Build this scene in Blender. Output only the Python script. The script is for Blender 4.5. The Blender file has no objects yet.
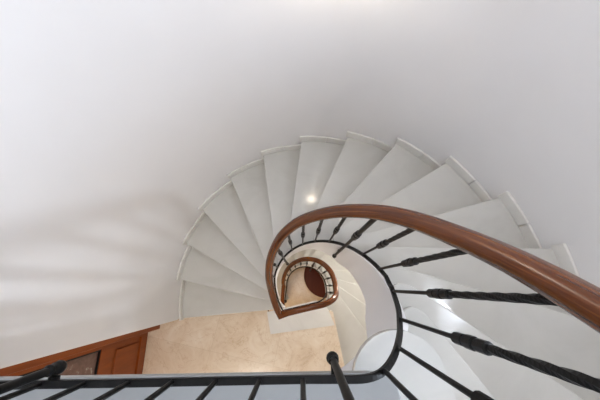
import bpy, bmesh, math
from mathutils import Vector, Matrix

PI = math.pi
R = math.radians
scene = bpy.context.scene
COL = scene.collection

# ------------------------------------------------------------------ materials
def nodes_of(name):
    m = bpy.data.materials.new(name)
    m.use_nodes = True
    nt = m.node_tree
    b = nt.nodes['Principled BSDF']
    return m, nt, b

def noise(nt, scale, detail=6, rough=.6, dist=0.0, vec=None):
    n = nt.nodes.new('ShaderNodeTexNoise')
    n.inputs['Scale'].default_value = scale
    n.inputs['Detail'].default_value = detail
    n.inputs['Roughness'].default_value = rough
    n.inputs['Distortion'].default_value = dist
    if vec is None:
        tc = nt.nodes.new('ShaderNodeTexCoord')
        vec = tc.outputs['Object']
    nt.links.new(vec, n.inputs['Vector'])
    return n

def ramp(nt, fac, stops):
    r = nt.nodes.new('ShaderNodeValToRGB')
    cr = r.color_ramp
    while len(cr.elements) < len(stops):
        cr.elements.new(.5)
    for e, (p, c) in zip(cr.elements, stops):
        e.position = p
        e.color = (*c, 1)
    nt.links.new(fac, r.inputs['Fac'])
    return r

def bump(nt, b, height, strength, dist=.01):
    n = nt.nodes.new('ShaderNodeBump')
    n.inputs['Strength'].default_value = strength
    n.inputs['Distance'].default_value = dist
    nt.links.new(height, n.inputs['Height'])
    nt.links.new(n.outputs['Normal'], b.inputs['Normal'])

def mat_paint():
    m, nt, b = nodes_of('wall_paint')
    n = noise(nt, 1.3, 3)
    r = ramp(nt, n.outputs['Fac'], [(.3, (.745, .735, .735)), (.7, (.78, .77, .77))])
    nt.links.new(r.outputs['Color'], b.inputs['Base Color'])
    b.inputs['Roughness'].default_value = .55
    n2 = noise(nt, 60, 4)
    bump(nt, b, n2.outputs['Fac'], .06, .004)
    return m

def mat_white_marble(name='white_marble', tint=(1, 1, 1), rough=.12):
    m, nt, b = nodes_of(name)
    n = noise(nt, 2.2, 10, .62, 1.2)
    c0 = tuple(v * t for v, t in zip((.495, .487, .455), tint))
    c1 = tuple(v * t for v, t in zip((.53, .522, .492), tint))
    c2 = tuple(v * t for v, t in zip((.55, .542, .512), tint))
    r = ramp(nt, n.outputs['Fac'], [(.32, c0), (.5, c1), (.7, c2)])
    nt.links.new(r.outputs['Color'], b.inputs['Base Color'])
    b.inputs['Roughness'].default_value = rough
    b.inputs['Specular IOR Level'].default_value = .5
    return m

def mat_tan_marble():
    m, nt, b = nodes_of('tan_marble')
    tc = nt.nodes.new('ShaderNodeTexCoord')
    mp = nt.nodes.new('ShaderNodeMapping')
    mp.inputs['Rotation'].default_value = (0, 0, R(12))
    mp.inputs['Location'].default_value = (.12, .18, 0)
    nt.links.new(tc.outputs['Object'], mp.inputs['Vector'])
    v = mp.outputs['Vector']
    n = noise(nt, 3.0, 12, .68, 1.6, v)
    r = ramp(nt, n.outputs['Fac'], [(.25, (.56, .42, .29)), (.42, (.70, .57, .43)), (.58, (.76, .65, .52)), (.78, (.81, .73, .62))])
    # thin darker veins
    n2 = noise(nt, 2.1, 8, .6, 2.5, v)
    mth = nt.nodes.new('ShaderNodeMath'); mth.operation = 'SUBTRACT'
    nt.links.new(n2.outputs['Fac'], mth.inputs[0]); mth.inputs[1].default_value = .5
    ab = nt.nodes.new('ShaderNodeMath'); ab.operation = 'ABSOLUTE'
    nt.links.new(mth.outputs[0], ab.inputs[0])
    r2 = ramp(nt, ab.outputs[0], [(0, (.80, .71, .62)), (.012, (1, 1, 1))])
    mx = nt.nodes.new('ShaderNodeMix'); mx.data_type = 'RGBA'; mx.blend_type = 'MULTIPLY'
    mx.inputs['Factor'].default_value = .8
    nt.links.new(r.outputs['Color'], mx.inputs[6]); nt.links.new(r2.outputs['Color'], mx.inputs[7])
    # tile joints
    br = nt.nodes.new('ShaderNodeTexBrick')
    br.offset = 0
    br.inputs['Scale'].default_value = 1.0
    br.inputs['Brick Width'].default_value = .8
    br.inputs['Row Height'].default_value = .8
    br.inputs['Mortar Size'].default_value = .0025
    br.inputs['Color1'].default_value = (1, 1, 1, 1)
    br.inputs['Color2'].default_value = (.95, .93, .9, 1)
    br.inputs['Mortar'].default_value = (.86, .82, .76, 1)
    nt.links.new(v, br.inputs['Vector'])
    mx2 = nt.nodes.new('ShaderNodeMix'); mx2.data_type = 'RGBA'; mx2.blend_type = 'MULTIPLY'
    mx2.inputs['Factor'].default_value = 1
    nt.links.new(mx.outputs[2], mx2.inputs[6]); nt.links.new(br.outputs['Color'], mx2.inputs[7])
    nt.links.new(mx2.outputs[2], b.inputs['Base Color'])
    b.inputs['Roughness'].default_value = .22
    return m

def mat_wood(name, dark, mid, light, scale, rough, coat=0.0, stretch=(1, 1, .12)):
    m, nt, b = nodes_of(name)
    tc = nt.nodes.new('ShaderNodeTexCoord')
    mp = nt.nodes.new('ShaderNodeMapping')
    mp.inputs['Scale'].default_value = stretch
    nt.links.new(tc.outputs['UV' if name == 'handrail_wood' else 'Object'], mp.inputs['Vector'])
    n = noise(nt, scale, 8, .65, .6, mp.outputs['Vector'])
    r = ramp(nt, n.outputs['Fac'], [(.3, dark), (.52, mid), (.72, light)])
    nt.links.new(r.outputs['Color'], b.inputs['Base Color'])
    b.inputs['Roughness'].default_value = rough
    b.inputs['Coat Weight'].default_value = coat
    b.inputs['Specular IOR Level'].default_value = .3
    b.inputs['Coat Roughness'].default_value = .12
    return m

def mat_iron():
    m, nt, b = nodes_of('black_iron')
    n = noise(nt, 40, 5)
    r = ramp(nt, n.outputs['Fac'], [(.3, (.003, .003, .0033)), (.7, (.007, .0066, .0064))])
    nt.links.new(r.outputs['Color'], b.inputs['Base Color'])
    b.inputs['Roughness'].default_value = .45
    b.inputs['Specular IOR Level'].default_value = .2
    bump(nt, b, n.outputs['Fac'], .25, .002)
    return m

def mat_glass_dark():
    m, nt, b = nodes_of('mottled_glass')
    n = noise(nt, 5, 8, .7, 1.5)
    r = ramp(nt, n.outputs['Fac'], [(.35, (.10, .055, .045)), (.58, (.15, .085, .07)), (.66, (.33, .28, .24)), (.72, (.16, .10, .08))])  # dark brown glass with a paler noise streak
    nt.links.new(r.outputs['Color'], b.inputs['Base Color'])
    b.inputs['Roughness'].default_value = .12
    return m

def mat_emit(name, col, strength):
    m, nt, b = nodes_of(name)
    b.inputs['Base Color'].default_value = (.9, .88, .82, 1)
    b.inputs['Emission Color'].default_value = (*col, 1)
    b.inputs['Emission Strength'].default_value = strength
    return m

def mat_pane():
    """thin clear glass: mostly see-through with a little mirror"""
    m, nt, b = nodes_of('window_glass')
    nt.nodes.remove(b)
    out = nt.nodes['Material Output']
    t = nt.nodes.new('ShaderNodeBsdfTransparent')
    g = nt.nodes.new('ShaderNodeBsdfGlossy'); g.inputs['Roughness'].default_value = .02
    mx = nt.nodes.new('ShaderNodeMixShader')
    mx.inputs[0].default_value = .05
    nt.links.new(t.outputs[0], mx.inputs[1]); nt.links.new(g.outputs[0], mx.inputs[2])
    nt.links.new(mx.outputs[0], out.inputs['Surface'])
    return m

PAINT = mat_paint()
MARBLE = mat_white_marble()
SKIRT = mat_white_marble('skirting_marble', (1.32, 1.31, 1.32), .3)
GREYM = mat_white_marble('grey_marble', (.50, .52, .55), .3)
TAN = mat_tan_marble()
HWOOD = mat_wood('handrail_wood', (.05, .011, .0015), (.105, .026, .0034), (.19, .056, .008), 1.0, .24, .0, (2.0, 60, 1))
DWOOD = mat_wood('door_wood', (.17, .034, .003), (.23, .05, .005), (.28, .066, .008), 9, .46, .0)
TWOOD = mat_wood('table_wood', (.06, .010, .003), (.085, .015, .0045), (.11, .022, .007), 7, .5, 0, (1, .15, 1))
IRON = mat_iron()
DGLASS = mat_glass_dark()
PANE = mat_pane()
WHITE = mat_white_marble('white_enamel', (1.1, 1.1, 1.14), .35)
BRASS, _nt, _b = nodes_of('aged_brass')
_b.inputs['Base Color'].default_value = (.45, .3, .12, 1)
_b.inputs['Metallic'].default_value = 1
_b.inputs['Roughness'].default_value = .35

# ------------------------------------------------------------------ helpers
def link(name, bm, mat, parent=None, smooth=False, auto=None):
    me = bpy.data.meshes.new(name)
    bmesh.ops.recalc_face_normals(bm, faces=bm.faces[:])
    bm.to_mesh(me)
    bm.free()
    me.materials.append(mat)
    if smooth:
        for p in me.polygons:
            p.use_smooth = True
        if auto:
            me.set_sharp_from_angle(angle=R(auto))
    o = bpy.data.objects.new(name, me)
    COL.objects.link(o)
    if parent is not None:
        o.parent = parent
    return o

def empty(name, loc=(0, 0, 0), rz=0.0):
    o = bpy.data.objects.new(name, None)
    o.location = loc
    o.rotation_euler = (0, 0, rz)
    o.empty_display_size = .1
    COL.objects.link(o)
    return o

def tag(o, label, cat, group=None):
    o['label'] = label
    o['category'] = cat
    if group:
        o['group'] = group
    return o

def struct(o, label=None, cat=None):
    o['kind'] = 'structure'
    if label:
        o['label'] = label
        o['category'] = cat
    return o

def prism(bm, pts, z0, z1):
    """closed outline in plan, extruded from z0 up to z1"""
    lo = [bm.verts.new((x, y, z0)) for x, y in pts]
    hi = [bm.verts.new((x, y, z1)) for x, y in pts]
    bm.faces.new(hi)
    bm.faces.new(lo[::-1])
    n = len(pts)
    for i in range(n):
        j = (i + 1) % n
        bm.faces.new((lo[i], lo[j], hi[j], hi[i]))
    return lo, hi

def box(bm, x0, x1, y0, y1, z0, z1):
    return prism(bm, [(x0, y0), (x1, y0), (x1, y1), (x0, y1)], z0, z1)

def bevelled(bm, w, seg=2, ang=40):
    bm.normal_update()
    es = [e for e in bm.edges if len(e.link_faces) == 2 and e.calc_face_angle(0) > R(ang)]
    bmesh.ops.bevel(bm, geom=es, offset=w, segments=seg, affect='EDGES', profile=.5, clamp_overlap=True)
    return bm

def lathe(bm, prof, seg=20, cx=0, cy=0, a0=0, a1=2 * PI, mtx=None):
    """revolve a (radius, z) profile about the vertical"""
    full = abs(a1 - a0 - 2 * PI) < 1e-6
    n = seg if full else seg + 1
    rings = []
    for r, z in prof:
        ring = []
        for i in range(n):
            a = a0 + (a1 - a0) * i / seg
            p = Vector((cx + r * math.cos(a), cy + r * math.sin(a), z))
            if mtx:
                p = mtx @ p
            ring.append(bm.verts.new(p))
        rings.append(ring)
    for a, b in zip(rings, rings[1:]):
        for i in range(n if full else n - 1):
            j = (i + 1) % n
            bm.faces.new((a[i], a[j], b[j], b[i]))
    for ring, (r, z) in ((rings[0], prof[0]), (rings[-1], prof[-1])):
        if full and r > 1e-5:
            bm.faces.new(ring)
    return rings

def sweep(bm, path, prof, uv=False):
    """profile (side, up) swept along a path with level sides and mitred corners"""
    P = [Vector(p) for p in path]
    n = len(P)
    m = len(prof)
    rings = []
    dist = 0
    lens = []
    for i, p in enumerate(P):
        a = (p - P[i - 1]).normalized() if i > 0 else None
        b = (P[i + 1] - p).normalized() if i < n - 1 else None
        t = (a + b).normalized() if a and b else (a or b)
        side = Vector((t.y, -t.x, 0)).normalized()
        up = side.cross(t).normalized()
        k = 1.0
        if a and b:
            ah = Vector((a.x, a.y, 0)).normalized()
            bh = Vector((b.x, b.y, 0)).normalized()
            c = max(.35, math.sqrt(max(0, (1 + ah.dot(bh)) / 2)))
            k = 1 / c
        if i:
            dist += (p - P[i - 1]).length
        lens.append(dist)
        rings.append([bm.verts.new(p + side * s * k + up * u) for s, u in prof])
    lay = bm.loops.layers.uv.new('UVMap') if uv else None
    for i in range(n - 1):
        for q in range(m):
            r = (q + 1) % m
            f = bm.faces.new((rings[i][q], rings[i][r], rings[i + 1][r], rings[i + 1][q]))
            if lay:
                for lp, (u, v) in zip(f.loops, ((lens[i], q / m), (lens[i], (q + 1) / m), (lens[i + 1], (q + 1) / m), (lens[i + 1], q / m))):
                    lp[lay].uv = (u, v * .35)
    bm.faces.new(rings[0])
    bm.faces.new(rings[-1][::-1])
    return rings

# ------------------------------------------------------------------ the plan
# Heights count from the upper landing; plan origin is the well, below the camera.
H = .175                      # riser of the upper flight
CX, CY, RW = .081, -.078, 1.545   # round outer wall
RO = 1.525                    # where the treads meet the skirting
WX, WY, RR = .060, -.005, .338    # the rail round the well
RT = .362                     # inner ends of the treads
Z1 = -17 * H                  # lower landing
H2 = .149                     # riser of the lower flight
Z2 = Z1 - 16 * H2             # ground floor

# nosing lines: direction in plan (degrees) and offset from the wall's centre
PHI = [185.1, 167.3, 151.0, 134.5, 115.0, 98.6, 82.6, 66.2, 47.6, 30.9, 14.8, -.6, -15.6, -34.4, -53.5, -73.9, -112.0]
OFF = [.161, .183, .202, .221, .262, .262, .262, .245, .300, .322, .319, .318, .297, .327, .335, .329, .25]

def lerp(tab, k):
    k = max(0, min(len(tab) - 1, k))
    i = min(int(k), len(tab) - 2)
    return tab[i] + (tab[i + 1] - tab[i]) * (k - i)

def line(k, shift=0.0):
    """start (at the well) and end (at the wall) of nosing line k in plan"""
    ph, d = R(lerp(PHI, k)), lerp(OFF, k) + shift
    u = Vector((math.cos(ph), math.sin(ph)))
    v = Vector((-u.y, u.x))
    c = Vector((CX, CY))
    o = c + v * d + u * math.sqrt(RO * RO - d * d)
    w = Vector((WX, WY)) - (c + v * d)
    s0 = w.dot(u)
    dist2 = w.length_squared - s0 * s0
    s = s0 + math.sqrt(max((RT * RT if k < 9 else .405 ** 2) - dist2, 0.0))
    i = c + v * d + u * s
    return i, o, u, v

def ang(p, cx, cy):
    return math.atan2(p.y - cy, p.x - cx)

def arc(cx, cy, r, a0, a1, n):
    return [(cx + r * math.cos(a0 + (a1 - a0) * i / n), cy + r * math.sin(a0 + (a1 - a0) * i / n)) for i in range(n + 1)]

def on_ring(a, r=.338):
    return WX + r * math.cos(R(a)), WY + r * math.sin(R(a))

def step_outline(k, inset=0.0, back=.03, disc=None):
    """plan outline of tread k (between nosing lines k and k + 1)"""
    i0, o0, u0, v0 = line(k, -inset)
    i1, o1, u1, v1 = line(k + 1, -back)
    a0, a1 = ang(o0, CX, CY), ang(o1, CX, CY)
    while a1 > a0:
        a1 -= 2 * PI
    aend = max(a1, min(a0 - .01, R(-59.8))) if k > 10 else a1                  # the round wall stops here, the step runs on straight
    pts = arc(CX, CY, RO, a0, aend, 10)
    if aend > a1 + .01:
        pts.append(tuple(o1))
    if disc:                                  # the bottom-most curtail end
        dx, dy, dr = disc
        dr -= inset
        e1 = Vector(pts[-1])
        # nosing line k, up to the disc's flank, then round it
        pts += [tuple(i1 + (o1 - i1) * .1)]
        b0 = R(245)
        t = ang(Vector((0, 0)) + v0, 0, 0)
        while t > b0:
            t -= 2 * PI
        while t < b0 - 2 * PI:
            t += 2 * PI
        pts += arc(dx, dy, dr, b0, t, 22)
        return pts
    b1, b0 = ang(i1, WX, WY), ang(i0, WX, WY)
    while b0 < b1:
        b0 += 2 * PI
    if b0 - b1 > PI:
        b0 -= 2 * PI
    rt = RT + inset
    if 8 <= k < 15:                           # reach in under the next step's tongue
        pts.append(tuple(i1 + u1 * .11))
        b1 -= .30
    if k >= 9:                                # steep upper steps: the nosing returns in a round tongue
        ca = b0 - .28
        corner, pb = i0 + u0 * inset, i0 + u0 * .13
    else:
        ca = b0 - .22
        corner = Vector((WX + rt * math.cos(b0), WY + rt * math.sin(b0)))
        pb = corner + u0 * .10
    if ca < b1 + .02:
        ca = b1 + .02
    inner = arc(WX, WY, rt, b1, ca, 8)[:-1]
    pa = Vector((WX + rt * math.cos(ca), WY + rt * math.sin(ca)))
    bez = [tuple(pa * (1 - t) ** 2 + corner * 2 * t * (1 - t) + pb * t * t) for t in (q / 12 for q in range(13))]
    keep = inner
    return pts + keep + bez

def make_flight(name, ztop, h, k_hi, k_lo, shift, disc):
    """treads, risers, skirting and the raking slab; nosing line k stands at ztop - (k_hi + 1 - k) * h"""
    root = empty(name, (0, 0, ztop - (k_hi + 2 - k_lo) * h))
    def place(o):
        o.matrix_parent_inverse = Matrix.Translation(-root.location)
        return o
    for k in range(k_hi, k_lo - 1, -1):
        z = ztop - (k_hi + 1 - k) * h
        d = disc if k == k_hi else None
        bm = bmesh.new()
        prism(bm, step_outline(k, 0, .03, d), z - .032, z)
        bevelled(bm, .006, 2, 50)
        tr = place(link('tread', bm, MARBLE, root))
        bm = bmesh.new()
        prism(bm, step_outline(k, .018, .06), z - .032 - h, z - .032)
        link('riser', bm, MARBLE, tr)
        # two pieces of skirting to a step
        _, o0, _, _ = line(k)
        _, o1, _, _ = line(k + 1)
        a0, a1 = ang(o0, CX, CY) + .012, ang(o1, CX, CY)
        while a1 > a0:
            a1 -= 2 * PI
        a1 = max(a1, R(-59.8)) if k > 10 else a1
        if a1 > a0 - .03:
            continue
        mid = a0 + (a1 - a0) * .58
        for s0, s1 in ((a0, mid + .0016), (mid - .0016, a1 + .002)):
            bm = bmesh.new()
            prism(bm, arc(CX, CY, RO - .001, s0, s1, 6) + arc(CX, CY, RW - .0015, s1, s0, 6), z - .01, z + .085)
            bevelled(bm, .004, 1, 50)
            place(link('skirting', bm, SKIRT, root))
    # raking slab under the steps
    bm = bmesh.new()
    rows = []
    n = 6 * (k_hi - k_lo + 1)
    for q in range(n + 1):
        k = k_lo + (k_hi + 1 - k_lo) * q / n
        i, o, u, v = line(min(k, 16))
        ia = ang(i, WX, WY) - .30 * max(0, min(1, k - 8))
        i = Vector(on_ring(math.degrees(ia), RT + .012))
        ow = ang(o, CX, CY)
        oo = Vector((CX, CY)) + (o - Vector((CX, CY))).normalized() * (RW - .012 if ow > R(-58) or ow < -PI * .9 else RW - .10)
        zt = ztop - (k_hi + 2 - k) * h - .03
        zi, zo = zt - .3, zt - .16
        rows.append([bm.verts.new((i.x, i.y, zt)), bm.verts.new((oo.x, oo.y, zt)), bm.verts.new((oo.x, oo.y, zo)), bm.verts.new((i.x, i.y, zi))])
    for a, b in zip(rows, rows[1:]):
        for q in range(4):
            r = (q + 1) % 4
            bm.faces.new((a[q], a[r], b[r], b[q]))
    bm.faces.new(rows[0]); bm.faces.new(rows[-1][::-1])
    place(link('slab', bm, PAINT, root, True, 40))
    return root

up = make_flight('stair_flight', 0.0, H, 15, 0, 0, (.335, -.305, .158))
tag(up, 'white marble winding flight nearest the camera, curling down to the tan landing', 'stairs', None)
_phi15, _off15, _phi16, _off16 = PHI[15], OFF[15], PHI[16], OFF[16]
PHI[15], OFF[15] = -79.0, .29
low = make_flight('stair_flight', Z1, H2, 14, 0, 0, None)
tag(low, 'deeper white marble flight seen through the well, below the tan landing', 'stairs', None)
PHI[15], OFF[15] = _phi15, _off15

# ------------------------------------------------------------------ the shell
CEIL = 3.2
YB = -2.6          # back wall
XL = -1.9          # plane of the wall with the door
def wall_ring(name, a0, a1, z0, z1, hole=None, n=96):
    """round wall from angle a0 to a1 (degrees), with one rectangular opening (a, b, z, z)"""
    bm = bmesh.new()
    angs = [a0 + (a1 - a0) * i / n for i in range(n + 1)]
    zs = [z0, z1]
    if hole:
        angs = sorted(set(angs + [hole[0], hole[1]]))
        zs = [z0, hole[2], hole[3], z1]
    def ring(r):
        return [[bm.verts.new((CX + r * math.cos(R(a)), CY + r * math.sin(R(a)), z)) for z in zs] for a in angs]
    gi, go = ring(RW), ring(RW + .22)
    def open_(i, j):
        return hole and j == 1 and hole[0] - 1e-6 <= angs[i] and angs[i + 1] <= hole[1] + 1e-6
    for i in range(len(angs) - 1):
        for j in range(len(zs) - 1):
            if open_(i, j):
                bm.faces.new((gi[i][1], gi[i + 1][1], go[i + 1][1], go[i][1]))
                bm.faces.new((gi[i][2], gi[i + 1][2], go[i + 1][2], go[i][2]))
                continue
            bm.faces.new((gi[i][j], gi[i + 1][j], gi[i + 1][j + 1], gi[i][j + 1]))
            bm.faces.new((go[i][j], go[i + 1][j], go[i + 1][j + 1], go[i][j + 1]))
        bm.faces.new((gi[i][0], gi[i + 1][0], go[i + 1][0], go[i][0]))
        bm.faces.new((gi[i][-1], gi[i + 1][-1], go[i + 1][-1], go[i][-1]))
    for i in (0, len(angs) - 1):
        for j in range(len(zs) - 1):
            bm.faces.new((gi[i][j], go[i][j], go[i][j + 1], gi[i][j + 1]))
    if hole:
        for a in hole[:2]:
            i = min(range(len(angs)), key=lambda q: abs(angs[q] - a))
            bm.faces.new((gi[i][1], go[i][1], go[i][2], gi[i][2]))
    o = link(name, bm, PAINT, None, True, 30)
    return struct(o)

SA, SW, SZ0, SZ1 = -6.0, 11.0, 1.06, 1.52
wall_ring('wall_round', -62, 191.0, Z2, CEIL, (SA - SW, SA + SW, SZ0, SZ1))

bm = bmesh.new()        # return between the round wall and the door
box(bm, -2.1, -1.55, -.41, -.33, Z2, CEIL)
struct(link('wall_return', bm, PAINT))

# wall with the door (opening between the jambs, on the lower landing)
DY0, DY1, DZ1 = -1.50, -.47, Z1 + 2.12
bm = bmesh.new()
box(bm, XL - .2, XL, YB, DY0, Z2, CEIL)
box(bm, XL - .2, XL, DY1, -.42, Z2, CEIL)
box(bm, XL - .2, XL, DY0, DY1, DZ1, CEIL)
box(bm, XL - .2, XL, DY0, DY1, Z2, Z1)
struct(link('wall_left', bm, PAINT))

# back wall with a tall window above the upper landing
WX0, WX1, WZ0, WZ1 = -.35, .68, .75, 2.2
bm = bmesh.new()
box(bm, XL - .2, WX0, YB - .2, YB, Z2, CEIL)
box(bm, WX1, 1.1, YB - .2, YB, Z2, CEIL)
box(bm, WX0, WX1, YB - .2, YB, Z2, WZ0)
box(bm, WX0, WX1, YB - .2, YB, WZ1, CEIL)
struct(link('wall_back', bm, PAINT))
bm = bmesh.new()
xr = CX + RW * math.cos(R(-62))
box(bm, xr, xr + .2, YB, CY + RW * math.sin(R(-62)) + .02, Z2, CEIL)
struct(link('wall_right', bm, PAINT))

bm = bmesh.new()
box(bm, WX0, WX0 + .06, YB - .14, YB - .07, WZ0, WZ1)
box(bm, WX1 - .06, WX1, YB - .14, YB - .07, WZ0, WZ1)
box(bm, WX0 + .06, WX1 - .06, YB - .14, YB - .07, WZ0, WZ0 + .06)
box(bm, WX0 + .06, WX1 - .06, YB - .14, YB - .07, WZ1 - .06, WZ1)
xm = (WX0 + WX1) / 2
box(bm, xm - .03, xm + .03, YB - .14, YB - .07, WZ0 + .06, WZ1 - .06)
win = struct(link('window_1', bm, WHITE))
bm = bmesh.new()
box(bm, WX0 + .06, xm - .03, YB - .11, YB - .104, WZ0 + .06, WZ1 - .06)
box(bm, xm + .03, WX1 - .06, YB - .11, YB - .104, WZ0 + .06, WZ1 - .06)
link('window_pane', bm, PANE, win)

bm = bmesh.new()
box(bm, XL - .2, 1.9, YB - .2, 1.75, CEIL, CEIL + .15)
struct(link('ceiling', bm, PAINT))

# slit window in the round wall beside the top steps
def at_slit(bm):
    bmesh.ops.transform(bm, matrix=Matrix.Translation((CX, CY, 0)) @ Matrix.Rotation(R(SA), 4, 'Z'), verts=bm.verts)
hw = (RW + .15) * math.sin(R(SW)) + .004
bm = bmesh.new()
for y0, y1, z0, z1 in ((-hw, -hw + .016, SZ0, SZ1), (hw - .016, hw, SZ0, SZ1), (-hw + .016, hw - .016, SZ0, SZ0 + .016), (-hw + .016, hw - .016, SZ1 - .016, SZ1)):
    box(bm, RW + .13, RW + .17, y0, y1, z0, z1)
at_slit(bm)
slit = struct(link('window_2', bm, WHITE))
bm = bmesh.new()
box(bm, RW + .146, RW + .151, -hw + .016, hw - .016, SZ0 + .016, SZ1 - .016)
at_slit(bm)
link('window_pane', bm, PANE, slit)

# ground floor
bm = bmesh.new()
box(bm, XL - .2, 1.9, YB - .2, 1.75, Z2 - .12, Z2)
struct(link('floor', bm, TAN))

# lower landing: tan marble with a pale slab along the well
A = Vector((-.212, -.292))           # left corner of the rail on the lower landing
B = Vector((.215, -.198))
e = (B - A).normalized()
nrm = Vector((-e.y, e.x))
f0 = A + nrm * .012 - e * .2
PHI[15], OFF[15] = -79.0, .29
li, lo_, lu, lv = line(15)
PHI[15], OFF[15] = _phi15, _off15
fe = B + nrm * .012
bm = bmesh.new()
yl = -.42
cw = Vector((CX, CY))
def on_wall(a):
    return (CX + (RW + .05) * math.cos(R(a)), CY + (RW + .05) * math.sin(R(a)))
wall_hit = ang(lo_, CX, CY)
land = [(XL - .2, -.40), (-1.40, -.385), (-1.36, -.25), (-.44, -.21), tuple(A + nrm * .012 - e * .2), tuple(fe), (.285, -.215), (.355, -.30), tuple(li + lu * .10)]
land += [tuple(lo_)]
land += arc(CX, CY, RO + .05, wall_hit, R(-62), 4)
land += [(xr + .1, -1.4), (xr + .1, YB - .1), (XL - .2, YB - .1)]
prism(bm, land, Z1 - .16, Z1)
struct(link('floor_landing', bm, TAN))
bm = bmesh.new()
s1, s2, s3, s4 = Vector((-.417, -.302)), Vector((-.368, -.577)), Vector((.438, -.474)), Vector((.36, -.285))
prism(bm, [tuple(A - e * .21 + nrm * .02), tuple(s2), tuple(s3), tuple(s4), (.29, -.205), tuple(fe + nrm * .008)], Z1, Z1 + .004)
struct(link('trim_1', bm, SKIRT))
bm = bmesh.new()        # face of the landing slab along the well
prism(bm, [tuple(A + nrm * .002 - e * .05), tuple(fe - nrm * .01), tuple(fe - nrm * .05), tuple(A - nrm * .04 - e * .05)], Z1 - .3, Z1 - .005)
struct(link('trim_2', bm, PAINT))

# upper landing: thin marble edge over a slab set back from the well
EDGE = -.233
i16, o16, u16, v16 = line(16)
w16 = ang(o16, CX, CY)
def landing_outline(y, push):
    c = Vector((.285, y))
    pts = [(XL, y - .031), (.19, y), (.235, y - .004), (.268, y - .022), (.278, y - .06)]
    q = Vector((.278, y - .06))
    pts += [tuple(o16 - v16 * push)]
    pts += [(xr, YB), (XL, YB)]
    return pts
bm = bmesh.new()
prism(bm, landing_outline(EDGE, 0), -.03, 0)
bevelled(bm, .005, 2, 50)
struct(link('floor_upper', bm, GREYM))
bm = bmesh.new()
prism(bm, [(XL, EDGE - .13), (.10, EDGE - .10), (-.06, -.9), (-.25, -1.5), (xr, -1.55), (xr, YB), (XL, YB)], -.17, -.03)
struct(link('trim_3', bm, PAINT))

# ------------------------------------------------------------------ the door
door = struct(empty('door_1', (XL, (DY0 + DY1) / 2, Z1)))
def dpart(name, bm, mat, parent=None):
    o = link(name, bm, mat, parent or door)
    if parent is None:
        o.matrix_parent_inverse = Matrix.Translation(-door.location)
    return o
for y0, y1 in ((DY1 - .045, DY1 + .04), (DY0 - .04, DY0 + .045)):
    bm = bmesh.new()
    box(bm, XL - .12, XL + .14, y0, y1, Z1, DZ1 + .06)
    bevelled(bm, .008)
    dpart('door_jamb', bm, DWOOD)
bm = bmesh.new()
box(bm, XL - .12, XL + .14, DY0 + .045, DY1 - .045, DZ1 - .02, DZ1 + .06)
dpart('door_head', bm, DWOOD)
# leaf: stiles and rails round a low panel and a tall glazed light
y0, y1 = DY0 + .05, DY1 - .05
bm = bmesh.new()
ST = .10
X0, X1 = XL - .05, XL
PZ0, PZ1, GZ0, GZ1 = Z1 + .14, Z1 + .66, Z1 + .86, DZ1 - .16
box(bm, X0, X1, y0, y0 + ST, Z1 + .006, DZ1 - .02)
box(bm, X0, X1, y1 - ST + .04, y1, Z1 + .006, DZ1 - .02)
for a, b in ((Z1 + .006, PZ0), (PZ1, GZ0), (GZ1, DZ1 - .02)):
    box(bm, X0, X1, y0 + ST, y1 - ST + .04, a, b)
leaf = dpart('door_leaf', bm, DWOOD)
pm = Matrix.Identity(4)
bm = bmesh.new()
box(bm, X0 + .012, X1 - .018, y0 + ST, y1 - ST + .04, PZ0, PZ1)
box(bm, X1 - .02, X1 - .004, y0 + ST + .05, y1 - ST - .01, PZ0 + .05, PZ1 - .05)
bevelled(bm, .01, 1)
dpart('door_panel', bm, DWOOD, leaf)
bm = bmesh.new()
box(bm, X0 + .02, X1 - .022, y0 + ST, y1 - ST + .04, GZ0, GZ1)
dpart('glass_pane', bm, DGLASS, leaf)
bm = bmesh.new()        # glazing bead
yb0, yb1 = y0 + ST, y1 - ST + .04
for a in (yb0, yb1 - .014):
    box(bm, X1 - .024, X1 - .006, a, a + .014, GZ0, GZ1)
for a in (GZ0, GZ1 - .014):
    box(bm, X1 - .024, X1 - .006, yb0 + .014, yb1 - .014, a, a + .014)
dpart('glazing_bead', bm, IRON, leaf)
bm = bmesh.new()
M = Matrix.Translation((X1, y0 + .05, Z1 + 1.02)) @ Matrix.Rotation(PI / 2, 4, 'Y')
lathe(bm, [(.022, 0), (.022, .006), (.008, .01), (.008, .04), (.022, .05), (.024, .062), (.012, .072), (.0001, .074)], 14, mtx=M)
dpart('door_knob', bm, BRASS, leaf)

# ------------------------------------------------------------------ the railing
GAP = .80                    # bottom rail to handrail
def interp(tab, a):
    for (a0, z0), (a1, z1) in zip(tab, tab[1:]):
        if a <= a1:
            t = max(0, (a - a0) / (a1 - a0))
            return z0 + (z1 - z0) * t
    return tab[-1][1]
ZU = [(-55, .105), (-38, .055), (-20, -.135), (30, -.69), (80, -1.275), (130, -1.82), (190, -2.42), (230, -2.80), (245, -2.875)]
ZL = [(-55, Z1 + .10), (-42, Z1 + .08), (0, -3.42), (59, -3.82), (99, -4.12), (137, -4.42), (182, -4.85), (230, -5.18)]
def quad(p0, p1, p2, n):
    out = []
    for i in range(n + 1):
        t = i / n
        out.append(tuple(Vector(p0) * (1 - t) ** 2 + Vector(p1) * 2 * t * (1 - t) + Vector(p2) * t * t))
    return out

def catmull(pts, n):
    out = []
    for q in range(1, len(pts) - 2):
        a, b, c, d = (Vector(p) for p in pts[q - 1:q + 3])
        for i in range(n):
            t = i / n
            out.append(tuple(((b * 2) + (c - a) * t + (a * 2 - b * 5 + c * 4 - d) * t * t + (b * 3 - a - c * 3 + d) * t ** 3) * .5))
    return out

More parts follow.
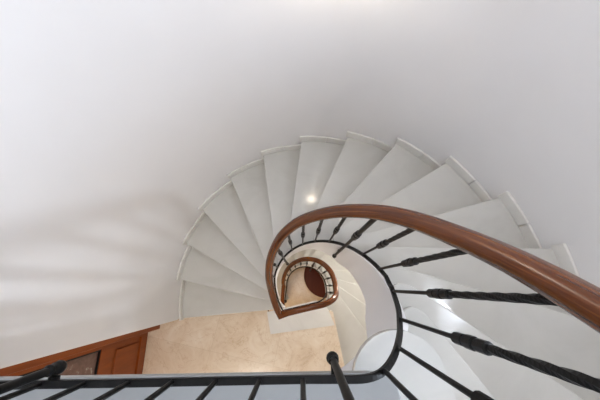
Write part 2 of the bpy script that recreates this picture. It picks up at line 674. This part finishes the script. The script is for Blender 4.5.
def rail_path():
    p = [(-1.88, -.2505, .10), (-1.0, -.2375, .10), (-.4, -.2285, .10), (.02, -.221, .10), (.11, -.221, .10)]
    # turn from the landing into the flight
    p += catmull([(.02, -.221, .10), (.11, -.221, .10), (.165, -.219, .10), (.215, -.206, .085), (.271, -.178, .01), (.322, -.145, -.10),
                  (.355, -.112, -.19), (.377, -.078, -.26), (.392, -.034, -.345), (*on_ring(4), -.405), (*on_ring(8), interp(ZU, 8))], 4)[1:]
    for a in range(8, 165, 4):
        x, y = on_ring(a)
        p.append((x, y, interp(ZU, a)))
    x, y = on_ring(164)
    p += [(q[0], q[1], interp(ZU, 164 + 66 * q[2])) for q in quad((x, y, 0), (-.297, -.07, .5), (A.x, A.y, 1), 12)[1:-1]]
    p.append((A.x, A.y, Z1 + .10))
    for t in (.2, .5, .8):
        p.append((*(A + (B - A) * t), Z1 + .10))
    p.append((B.x - .02, B.y - .005, Z1 + .10))
    RL = .318
    x, y = on_ring(-12, RL)
    p += quad((B.x - .02, B.y - .005, Z1 + .10), (.335, -.172, Z1 + .08), (x, y, interp(ZL, -12)), 10)[1:]
    for a in range(-8, 177, 4):
        x, y = on_ring(a, RL)
        p.append((x, y, interp(ZL, a)))
    x, y = on_ring(176, RL)
    for t in (.25, .5, .75, 1):
        p.append((x + (-.305 - x) * t, y + (-.285 - y) * t, interp(ZL, 176 + 54 * t)))
    return p

def smooth_z(p, passes=3):
    p = [list(q) for q in p]
    for _ in range(passes):
        q = [r[:] for r in p]
        for i in range(1, len(p) - 1):
            q[i][2] = p[i][2] * .5 + (p[i - 1][2] + p[i + 1][2]) * .25
        p = q
    return [tuple(q) for q in p]

def string(parent, tab, depth, a0, a1, cap=9):
    """smooth white string winding round the well just below the bottom rail"""
    bm = bmesh.new()
    rows = []
    n = int((a1 - a0) / 3)
    for q in range(n + 1):
        a = a0 + (a1 - a0) * q / n
        zt = min(interp(tab, a) - .11, cap)
        zb = interp(tab, max(a, -16)) - interp(depth, a)
        r0, r1 = RR + .006, RT + .002
        rows.append([bm.verts.new((*on_ring(a, r), z)) for r, z in ((r0, zt), (r1, zt), (r1, zb), (r0, zb))])
    for p, r in zip(rows, rows[1:]):
        for q in range(4):
            w = (q + 1) % 4
            bm.faces.new((p[q], p[w], r[w], r[q]))
    bm.faces.new(rows[0]); bm.faces.new(rows[-1][::-1])
    o = link('string', bm, PAINT, parent, True, 40)
    o.matrix_parent_inverse = Matrix.Translation(-parent.location)

string(up, ZU, [(-46, .31), (-30, .60), (-18, .70), (0, .75), (20, .81), (36, .92), (55, .78), (80, .52), (130, .46), (240, .42)], -46, 205, -.22)
string(low, ZL, [(-40, .5), (240, .46)], -16, 178)

PATH = smooth_z(rail_path(), 2)
def z_at(x, y, zguess):
    """height of the bottom rail where it passes over (x, y)"""
    best = None
    for n, (a, b) in enumerate(zip(PATH, PATH[1:])):
        d = Vector((b[0] - a[0], b[1] - a[1]))
        t = max(0, min(1, ((x - a[0]) * d.x + (y - a[1]) * d.y) / max(d.length_squared, 1e-9)))
        q = (a[0] + d.x * t, a[1] + d.y * t, a[2] + (b[2] - a[2]) * t)
        e = math.hypot(q[0] - x, q[1] - y) + .25 * abs(q[2] - zguess)
        if best is None or e < best[0]:
            h0, h1 = HAND[n], HAND[n + 1]
            best = (e, q, tuple(h0[w] + (h1[w] - h0[w]) * t for w in range(3)))
    return best[1], best[2]

rail = empty('stair_railing', (0, 0, Z2))
tag(rail, 'black iron balustrade with a brown wooden handrail spiralling round the stairwell', 'railing')
def rpart(o, parent=None):
    o.parent = parent or rail
    if parent is None:
        o.matrix_parent_inverse = Matrix.Translation(-rail.location)
    return o

# the handrail above the bottom rail: it closes in on it towards the lower landing
i_corner = min(range(len(PATH)), key=lambda q: math.hypot(PATH[q][0] - A.x, PATH[q][1] - A.y) + abs(PATH[q][2] - Z1 - .1))
GT = [(-60, .84), (60, .83), (100, .82), (118, .79), (144, .74), (166, .65), (184, .58), (400, .58)]
HAND = []
FREE = []
for q, (x, y, z) in enumerate(PATH):
    a = math.degrees(math.atan2(y - WY, x - WX))
    if a < -100 or (q > i_corner - 6 and a < 0):
        a += 360
    if q < i_corner and z < .09:
        g = interp(GT, a)
        dx = interp([(-60, 0), (130, 0), (150, 0), (185, .012), (230, .004)], a)
    elif q < i_corner:
        g, dx = .84, 0
    else:
        dz = Z1 + .10 - z
        b = math.degrees(math.atan2(y - WY, x - WX))
        b = b if b > -60 else b + 360
        g, dx = .58, .004
        t = (q - i_corner - 4) / 10
        if 0 < t <= 1:                        # round the bend below the landing
            p0, p1, p2 = Vector((B.x - .02, B.y - .005, Z1 + .68)), Vector((.385, -.158, Z1 + .66)), Vector((*on_ring(-12, .358), -2.48))
            HAND.append(tuple(p0 * (1 - t) ** 2 + p1 * 2 * t * (1 - t) + p2 * t * t))
            continue
        if q > i_corner + 14:                  # the deeper flight
            hz = interp([(-60, Z1 + .68), (-35, Z1 + .64), (0, -2.53), (30, -2.62), (59, -2.80), (99, -3.14), (137, -3.55), (182, -4.10), (230, -4.42)], b)
            g, dx = hz - z, -interp([(-60, 0), (-20, .03), (60, .04), (120, .04), (182, .02), (230, .0)], b)
    if q < i_corner - 11 and -44 < a < 168 and z < .099:
        rr = interp([(-44, .335), (-30, .345), (60, .345), (90, .354), (105, .36), (120, .358), (147, .344), (168, .325)], a)
        zz = interp([(-44, .90), (-32, .79), (-4.5, .493), (6, .38), (22, .193), (34, .063), (48, -.09), (76, -.41), (100, -.67), (120, -.91), (147, -1.31), (168, -1.60)], a)
        HAND.append((*on_ring(a, rr), zz))
        FREE.append(q)
        continue
    r = math.hypot(x - WX, y - WY)
    HAND.append((x - (x - WX) / r * dx, y - (y - WY) / r * dx, z + g))
for _ in range(5):                            # ease the bends in plan, but not the mitred corner
    old = [tuple(h - p for h, p in zip(a, b)) for a, b in zip(HAND, PATH)]
    for q in range(1, len(HAND) - 1):
        if abs(q - i_corner) > 2 and not FREE[2] < q < FREE[-4]:
            HAND[q] = tuple(PATH[q][w] + old[q][w] * .5 + (old[q - 1][w] + old[q + 1][w]) * .25 for w in range(3))

# handrail: moulded oval with a flat underside
prof = []
for q in range(20):
    a = 2 * PI * q / 20
    s = .032 * math.copysign(abs(math.cos(a)) ** .75, math.cos(a))
    u = .023 * math.copysign(abs(math.sin(a)) ** .8, math.sin(a))
    if u < 0:
        s *= .82
    prof.append((s, u))
bm = bmesh.new()
sweep(bm, HAND, prof, uv=True)
hr = rpart(link('handrail', bm, HWOOD, None, True, 50))
hr['label'] = 'polished brown wooden handrail'
bm = bmesh.new()
sweep(bm, PATH, [(.009, .005), (-.009, .005), (-.009, -.005), (.009, -.005)])
rpart(link('bottom_rail', bm, IRON))
# turned cap on the lowest end of the handrail
ex, ey, ez = PATH[-1]
bm = bmesh.new()
lathe(bm, [(.0001, -.03), (.03, -.02), (.04, .002), (.034, .028), (.018, .04), (.0001, .043)], 16, ex, ey - .02, 0, 2 * PI)
for v in bm.verts:
    v.co.z += HAND[-1][2]
rpart(link('handrail_cap', bm, TWOOD, None, True))

def baluster_mesh(L):
    bm = bmesh.new()
    lathe(bm, [(.0062, 0), (.0062, .38)], 8)
    rings = []                                # twisted square bar
    for i in range(37):
        z = .45 + (L - .46) * i / 36
        rings.append([bm.verts.new((.0092 * math.cos(a), .0092 * math.sin(a), z)) for a in (i * .2 + PI / 3 * w for w in range(6))])
    for a, b in zip(rings, rings[1:]):
        for w in range(6):
            bm.faces.new((a[w], a[(w + 1) % 6], b[(w + 1) % 6], b[w]))
    bm.faces.new(rings[0]); bm.faces.new(rings[-1])
    me = bpy.data.meshes.new('baluster')
    bmesh.ops.recalc_face_normals(bm, faces=bm.faces[:])
    bm.to_mesh(me); bm.free(); me.materials.append(IRON)
    bm = bmesh.new()
    z = .335
    pr = [(.008, z)]
    for w, r in ((.034, .0135), (.006, .0105), (.03, .015), (.006, .0105), (.034, .0135)):
        pr += [(r, z + .001), (r, z + w - .001)]
        z += w
    pr += [(.008, z)]
    lathe(bm, pr, 10)
    mk = bpy.data.meshes.new('collar')
    bmesh.ops.recalc_face_normals(bm, faces=bm.faces[:])
    bm.to_mesh(mk); bm.free(); mk.materials.append(IRON)
    return me, mk
BME, CME = baluster_mesh(GAP)

def baluster(x, y, zg):
    q, top = z_at(x, y, zg)
    ax = Vector(top) - Vector(q)
    o = bpy.data.objects.new('baluster', BME)
    o.location = (q[0], q[1], q[2])
    o.rotation_mode = 'QUATERNION'
    o.rotation_quaternion = Vector((0, 0, 1)).rotation_difference(ax)
    o.scale = (1, 1, ax.length / GAP)
    COL.objects.link(o)
    rpart(o)
    c = bpy.data.objects.new('collar', CME)
    COL.objects.link(c)
    c.parent = o

def post(x, y, zg, inward, drop, reach=.055, thick=.0115, lift=.018):
    """heavier post hung in front of the string, with a ball foot and a fixing lug"""
    q, top = z_at(x, y, zg)
    iv = Vector(inward).normalized()
    px, py = q[0] + iv.x * .03, q[1] + iv.y * .03
    zt = top[2] - .012
    zb = q[2] - drop
    bm = bmesh.new()
    lathe(bm, [(thick * .85, zb), (thick * .85, q[2] + .37), (thick, q[2] + .46), (thick, zt)], 10, px, py)
    kx, ky = (top[0] - px) / (zt - zb), (top[1] - py) / (zt - zb)
    def lean(m):
        for v in m.verts:
            k = max(0, v.co.z - zb)
            v.co.x += kx * k
            v.co.y += ky * k
    lean(bm)
    p = rpart(link('post', bm, IRON, None, True, 40))
    bm = bmesh.new()
    lathe(bm, [(.008, zb + .03), (.0135, zb + .026), (.0135, zb + .018), (.010, zb + .014), (.016, zb + .004), (.0175, zb - .008), (.013, zb - .020), (.0001, zb - .026)], 14, px, py)
    rpart(link('ball_foot', bm, IRON, None, True), p)
    bm = bmesh.new()
    M = Matrix.Translation((px + kx * lift, py + ky * lift, zb + lift)) @ Matrix.Rotation(math.atan2(-iv.y, -iv.x), 4, 'Z') @ Matrix.Rotation(PI / 2, 4, 'Y')
    lathe(bm, [(.008, 0), (.008, reach - .014), (.013, reach - .012), (.013, reach)], 10, mtx=M)
    rpart(link('fixing_lug', bm, IRON, None, True, 40), p)
    bm = bmesh.new()
    z = q[2] + .335
    pr = [(.010, z)]
    for w, r in ((.034, .0165), (.006, .013), (.03, .0185), (.006, .013), (.034, .0165)):
        pr += [(r, z + .001), (r, z + w - .001)]
        z += w
    pr += [(.012, z)]
    lathe(bm, pr, 10, px, py)
    lean(bm)
    rpart(link('collar', bm, IRON), p)

# upper landing
for n in range(0, 16):
    baluster(.007 - .1075 * n, -.221, .1)
post(.09, -.221, .1, (0, 1), .07, .05)
post(-.625, -.2315, .1, (0, 1), .02, .03, .0115, 0)
baluster(.215, -.199, .1)
# upper flight
for a in (-33, -18.5, -2.5, 14.5, 31, 64.5, 80.5, 96.5, 112.5, 147, 164, 181):
    x, y = on_ring(a)
    if a == -33:
        x, y = .283, -.168
    baluster(x, y, interp(ZU, a))
for a in (48, 130):
    x, y = on_ring(a)
    post(x, y, interp(ZU, a), (WX - x, WY - y),     .42, .027, .0115, .15)
x, y = on_ring(184)
baluster(x + (A.x - x) * .45, y + (A.y - y) * .45, -2.6)
# lower landing
for t in (.04, .27, .5, .73, .95):
    q = A + (B - A) * t
    baluster(q.x, q.y, Z1 + .1)
# lower flight
for a in (-14, 2, 18, 34, 50, 82, 98, 114, 130, 146, 162):
    x, y = on_ring(a)
    baluster(x, y, interp(ZL, a))
x, y = on_ring(66)
post(x, y, interp(ZL, 66), (WX - x, WY - y), .3, .045, .0115, .1)
# newel under the end of the handrail
bm = bmesh.new()
lathe(bm, [(.03, Z2), (.03, Z2 + .03), (.014, Z2 + .05), (.011, Z2 + .4), (.018, Z2 + .43), (.011, Z2 + .46), (.011, HAND[-1][2] - .02)], 12, ex, ey - .02)
rpart(link('newel', bm, IRON, None, True, 40))

# ------------------------------------------------------------------ round table on the ground floor
tb = tag(empty('round_table', (.475, .19, Z2)), 'dark reddish brown round table at the foot of the stairwell', 'table')
bm = bmesh.new()
lathe(bm, [(.36, .715), (.385, .72), (.40, .735), (.40, .75), (.392, .758), (.0001, .758)], 48)
link('table_top', bm, TWOOD, tb, True, 30)
bm = bmesh.new()
lathe(bm, [(.05, .10), (.065, .14), (.035, .22), (.05, .36), (.03, .5), (.06, .66), (.12, .715)], 20)
link('pedestal', bm, TWOOD, tb, True, 40)
for q in range(3):
    bm = bmesh.new()
    a = 2 * PI * q / 3 + .4
    d = Vector((math.cos(a), math.sin(a)))
    sweep(bm, [(d.x * r, d.y * r, z) for r, z in ((.03, .13), (.12, .12), (.2, .07), (.27, .03), (.31, .022))],
          [(.02, .02), (-.02, .02), (-.02, -.02), (.02, -.02)])
    link('foot', bm, TWOOD, tb)

# ------------------------------------------------------------------ lamps
GLOW_W = mat_emit('lamp_glass', (1, .86, .66), 9.0)
GLOW_N = mat_emit('sconce_glass', (1, .86, .68), 55.0)
GLOW_D = mat_emit('fill_sconce_glass', (1, .94, .84), 430.0)
GLOW_C = mat_emit('fill_lamp_glass', (.86, .90, 1), 9.0)

def sconce(angle, z, glow, label):
    a = R(angle)
    root = empty('wall_sconce', (CX + RW * math.cos(a), CY + RW * math.sin(a), z), a + PI)
    tag(root, label, 'lamp')
    bm = bmesh.new()
    M = Matrix.Rotation(PI / 2, 4, 'Y')
    lathe(bm, [(.045, 0), (.045, .008), (.03, .018), (.0001, .02)], 20, mtx=M)
    link('back_plate', bm, BRASS, root, True, 40)
    bm = bmesh.new()
    sweep(bm, [(.012, 0, -.01), (.04, .0, -.03), (.075, .001, -.028), (.092, .0, -.004)], [(.006, .006), (-.006, .006), (-.006, -.006), (.006, -.006)])
    link('arm', bm, BRASS, root)
    bm = bmesh.new()
    lathe(bm, [(.0001, .0), (.028, .006), (.045, .03), (.05, .06), (.042, .088), (.02, .102), (.0001, .105)], 24, .095, 0)
    link('globe', bm, glow, root, True)
    return root

sconce(86, -.01, GLOW_N, 'small warm globe wall sconce on the curved wall opposite the landing')

sconce(38, -2.6, GLOW_D, 'added unseen globe sconce, fill light for the deeper flight')  # added sconce, hidden under the upper flight, brightens the deeper treads

def ceiling_lamp(x, y, z, label, energy, col, k=1.0, glow=None):
    root = tag(empty('ceiling_lamp', (x, y, z)), label, 'lamp')
    bm = bmesh.new()
    lathe(bm, [(.11 * k, 0), (.115 * k, -.012), (.10 * k, -.02)], 40)
    link('lamp_base', bm, BRASS, root, True, 40)
    bm = bmesh.new()
    lathe(bm, [(.10 * k, -.015), (.098 * k, -.03), (.08 * k, -.055), (.04 * k, -.07), (.0001, -.073)], 40)
    link('shade', bm, glow or GLOW_W, root, True)
    ld = bpy.data.lights.new('lamp_bulb', 'AREA')
    ld.shape = 'DISK'; ld.size = .2 * k
    ld.energy = energy
    ld.color = col
    lo = bpy.data.objects.new('lamp_bulb', ld)
    COL.objects.link(lo)
    lo.parent = root
    lo.location = (0, 0, -.085)
    return root
ceiling_lamp(-.9, -2.0, -.17, 'round flush ceiling lamp over the tan marble landing', 25, (1, .95, .88))
ceiling_lamp(-.75, -1.3, Z1 - .16, 'round flush ceiling lamp on the ground floor ceiling', 22, (1, .78, .54))
ceiling_lamp(.12, .0, CEIL, 'added unseen round ceiling lamp, fill light for the stairwell', 22, (1, .935, .86), 2.6, GLOW_C)  # added lamp, out of view, lifts the general light on walls and treads

# daylight through the window of the upper landing
ld = bpy.data.lights.new('window_daylight', 'AREA')
ld.shape = 'RECTANGLE'; ld.size = WX1 - WX0; ld.size_y = WZ1 - WZ0
ld.energy = 25
ld.color = (.72, .82, 1)
lo = bpy.data.objects.new('window_daylight', ld)
lo.location = ((WX0 + WX1) / 2, YB - .3, (WZ0 + WZ1) / 2)
lo.rotation_euler = (R(90), 0, 0)
COL.objects.link(lo)

ld = bpy.data.lights.new('slit_daylight', 'AREA')
ld.shape = 'RECTANGLE'; ld.size = .06; ld.size_y = .42
ld.energy = 78
ld.color = (.78, .87, 1)
lo = bpy.data.objects.new('slit_daylight', ld)
lo.location = (CX + (RW + .20) * math.cos(R(SA)), CY + (RW + .20) * math.sin(R(SA)), (SZ0 + SZ1) / 2)
lo.rotation_euler = (R(90), 0, R(SA + 90))
COL.objects.link(lo)

w = bpy.data.worlds.new('world')
w.use_nodes = True
nt = w.node_tree
sky = nt.nodes.new('ShaderNodeTexSky')
sky.sky_type = 'NISHITA'
sky.sun_elevation = R(40); sky.sun_disc = False
nt.links.new(sky.outputs['Color'], nt.nodes['Background'].inputs['Color'])
nt.nodes['Background'].inputs['Strength'].default_value = .25
scene.world = w

# ------------------------------------------------------------------ camera
cd = bpy.data.cameras.new('camera')
cd.sensor_width = 36
cd.lens = 283 / 600 * 36
cd.clip_start = .01
cam = bpy.data.objects.new('camera', cd)
cam.location = (0, 0, .9)
cam.rotation_euler = (math.atan(86 / 283), 0, 0)
cam.rotation_euler.rotate_axis('Z', 0)
COL.objects.link(cam)
scene.camera = cam

scene.cycles.max_bounces = 10
scene.cycles.diffuse_bounces = 6
scene.cycles.use_denoising = True
vs = scene.view_settings
vs.view_transform = 'Standard'
vs.look = 'None'
vs.gamma = 1
vs.exposure = .1
vs.use_curve_mapping = False
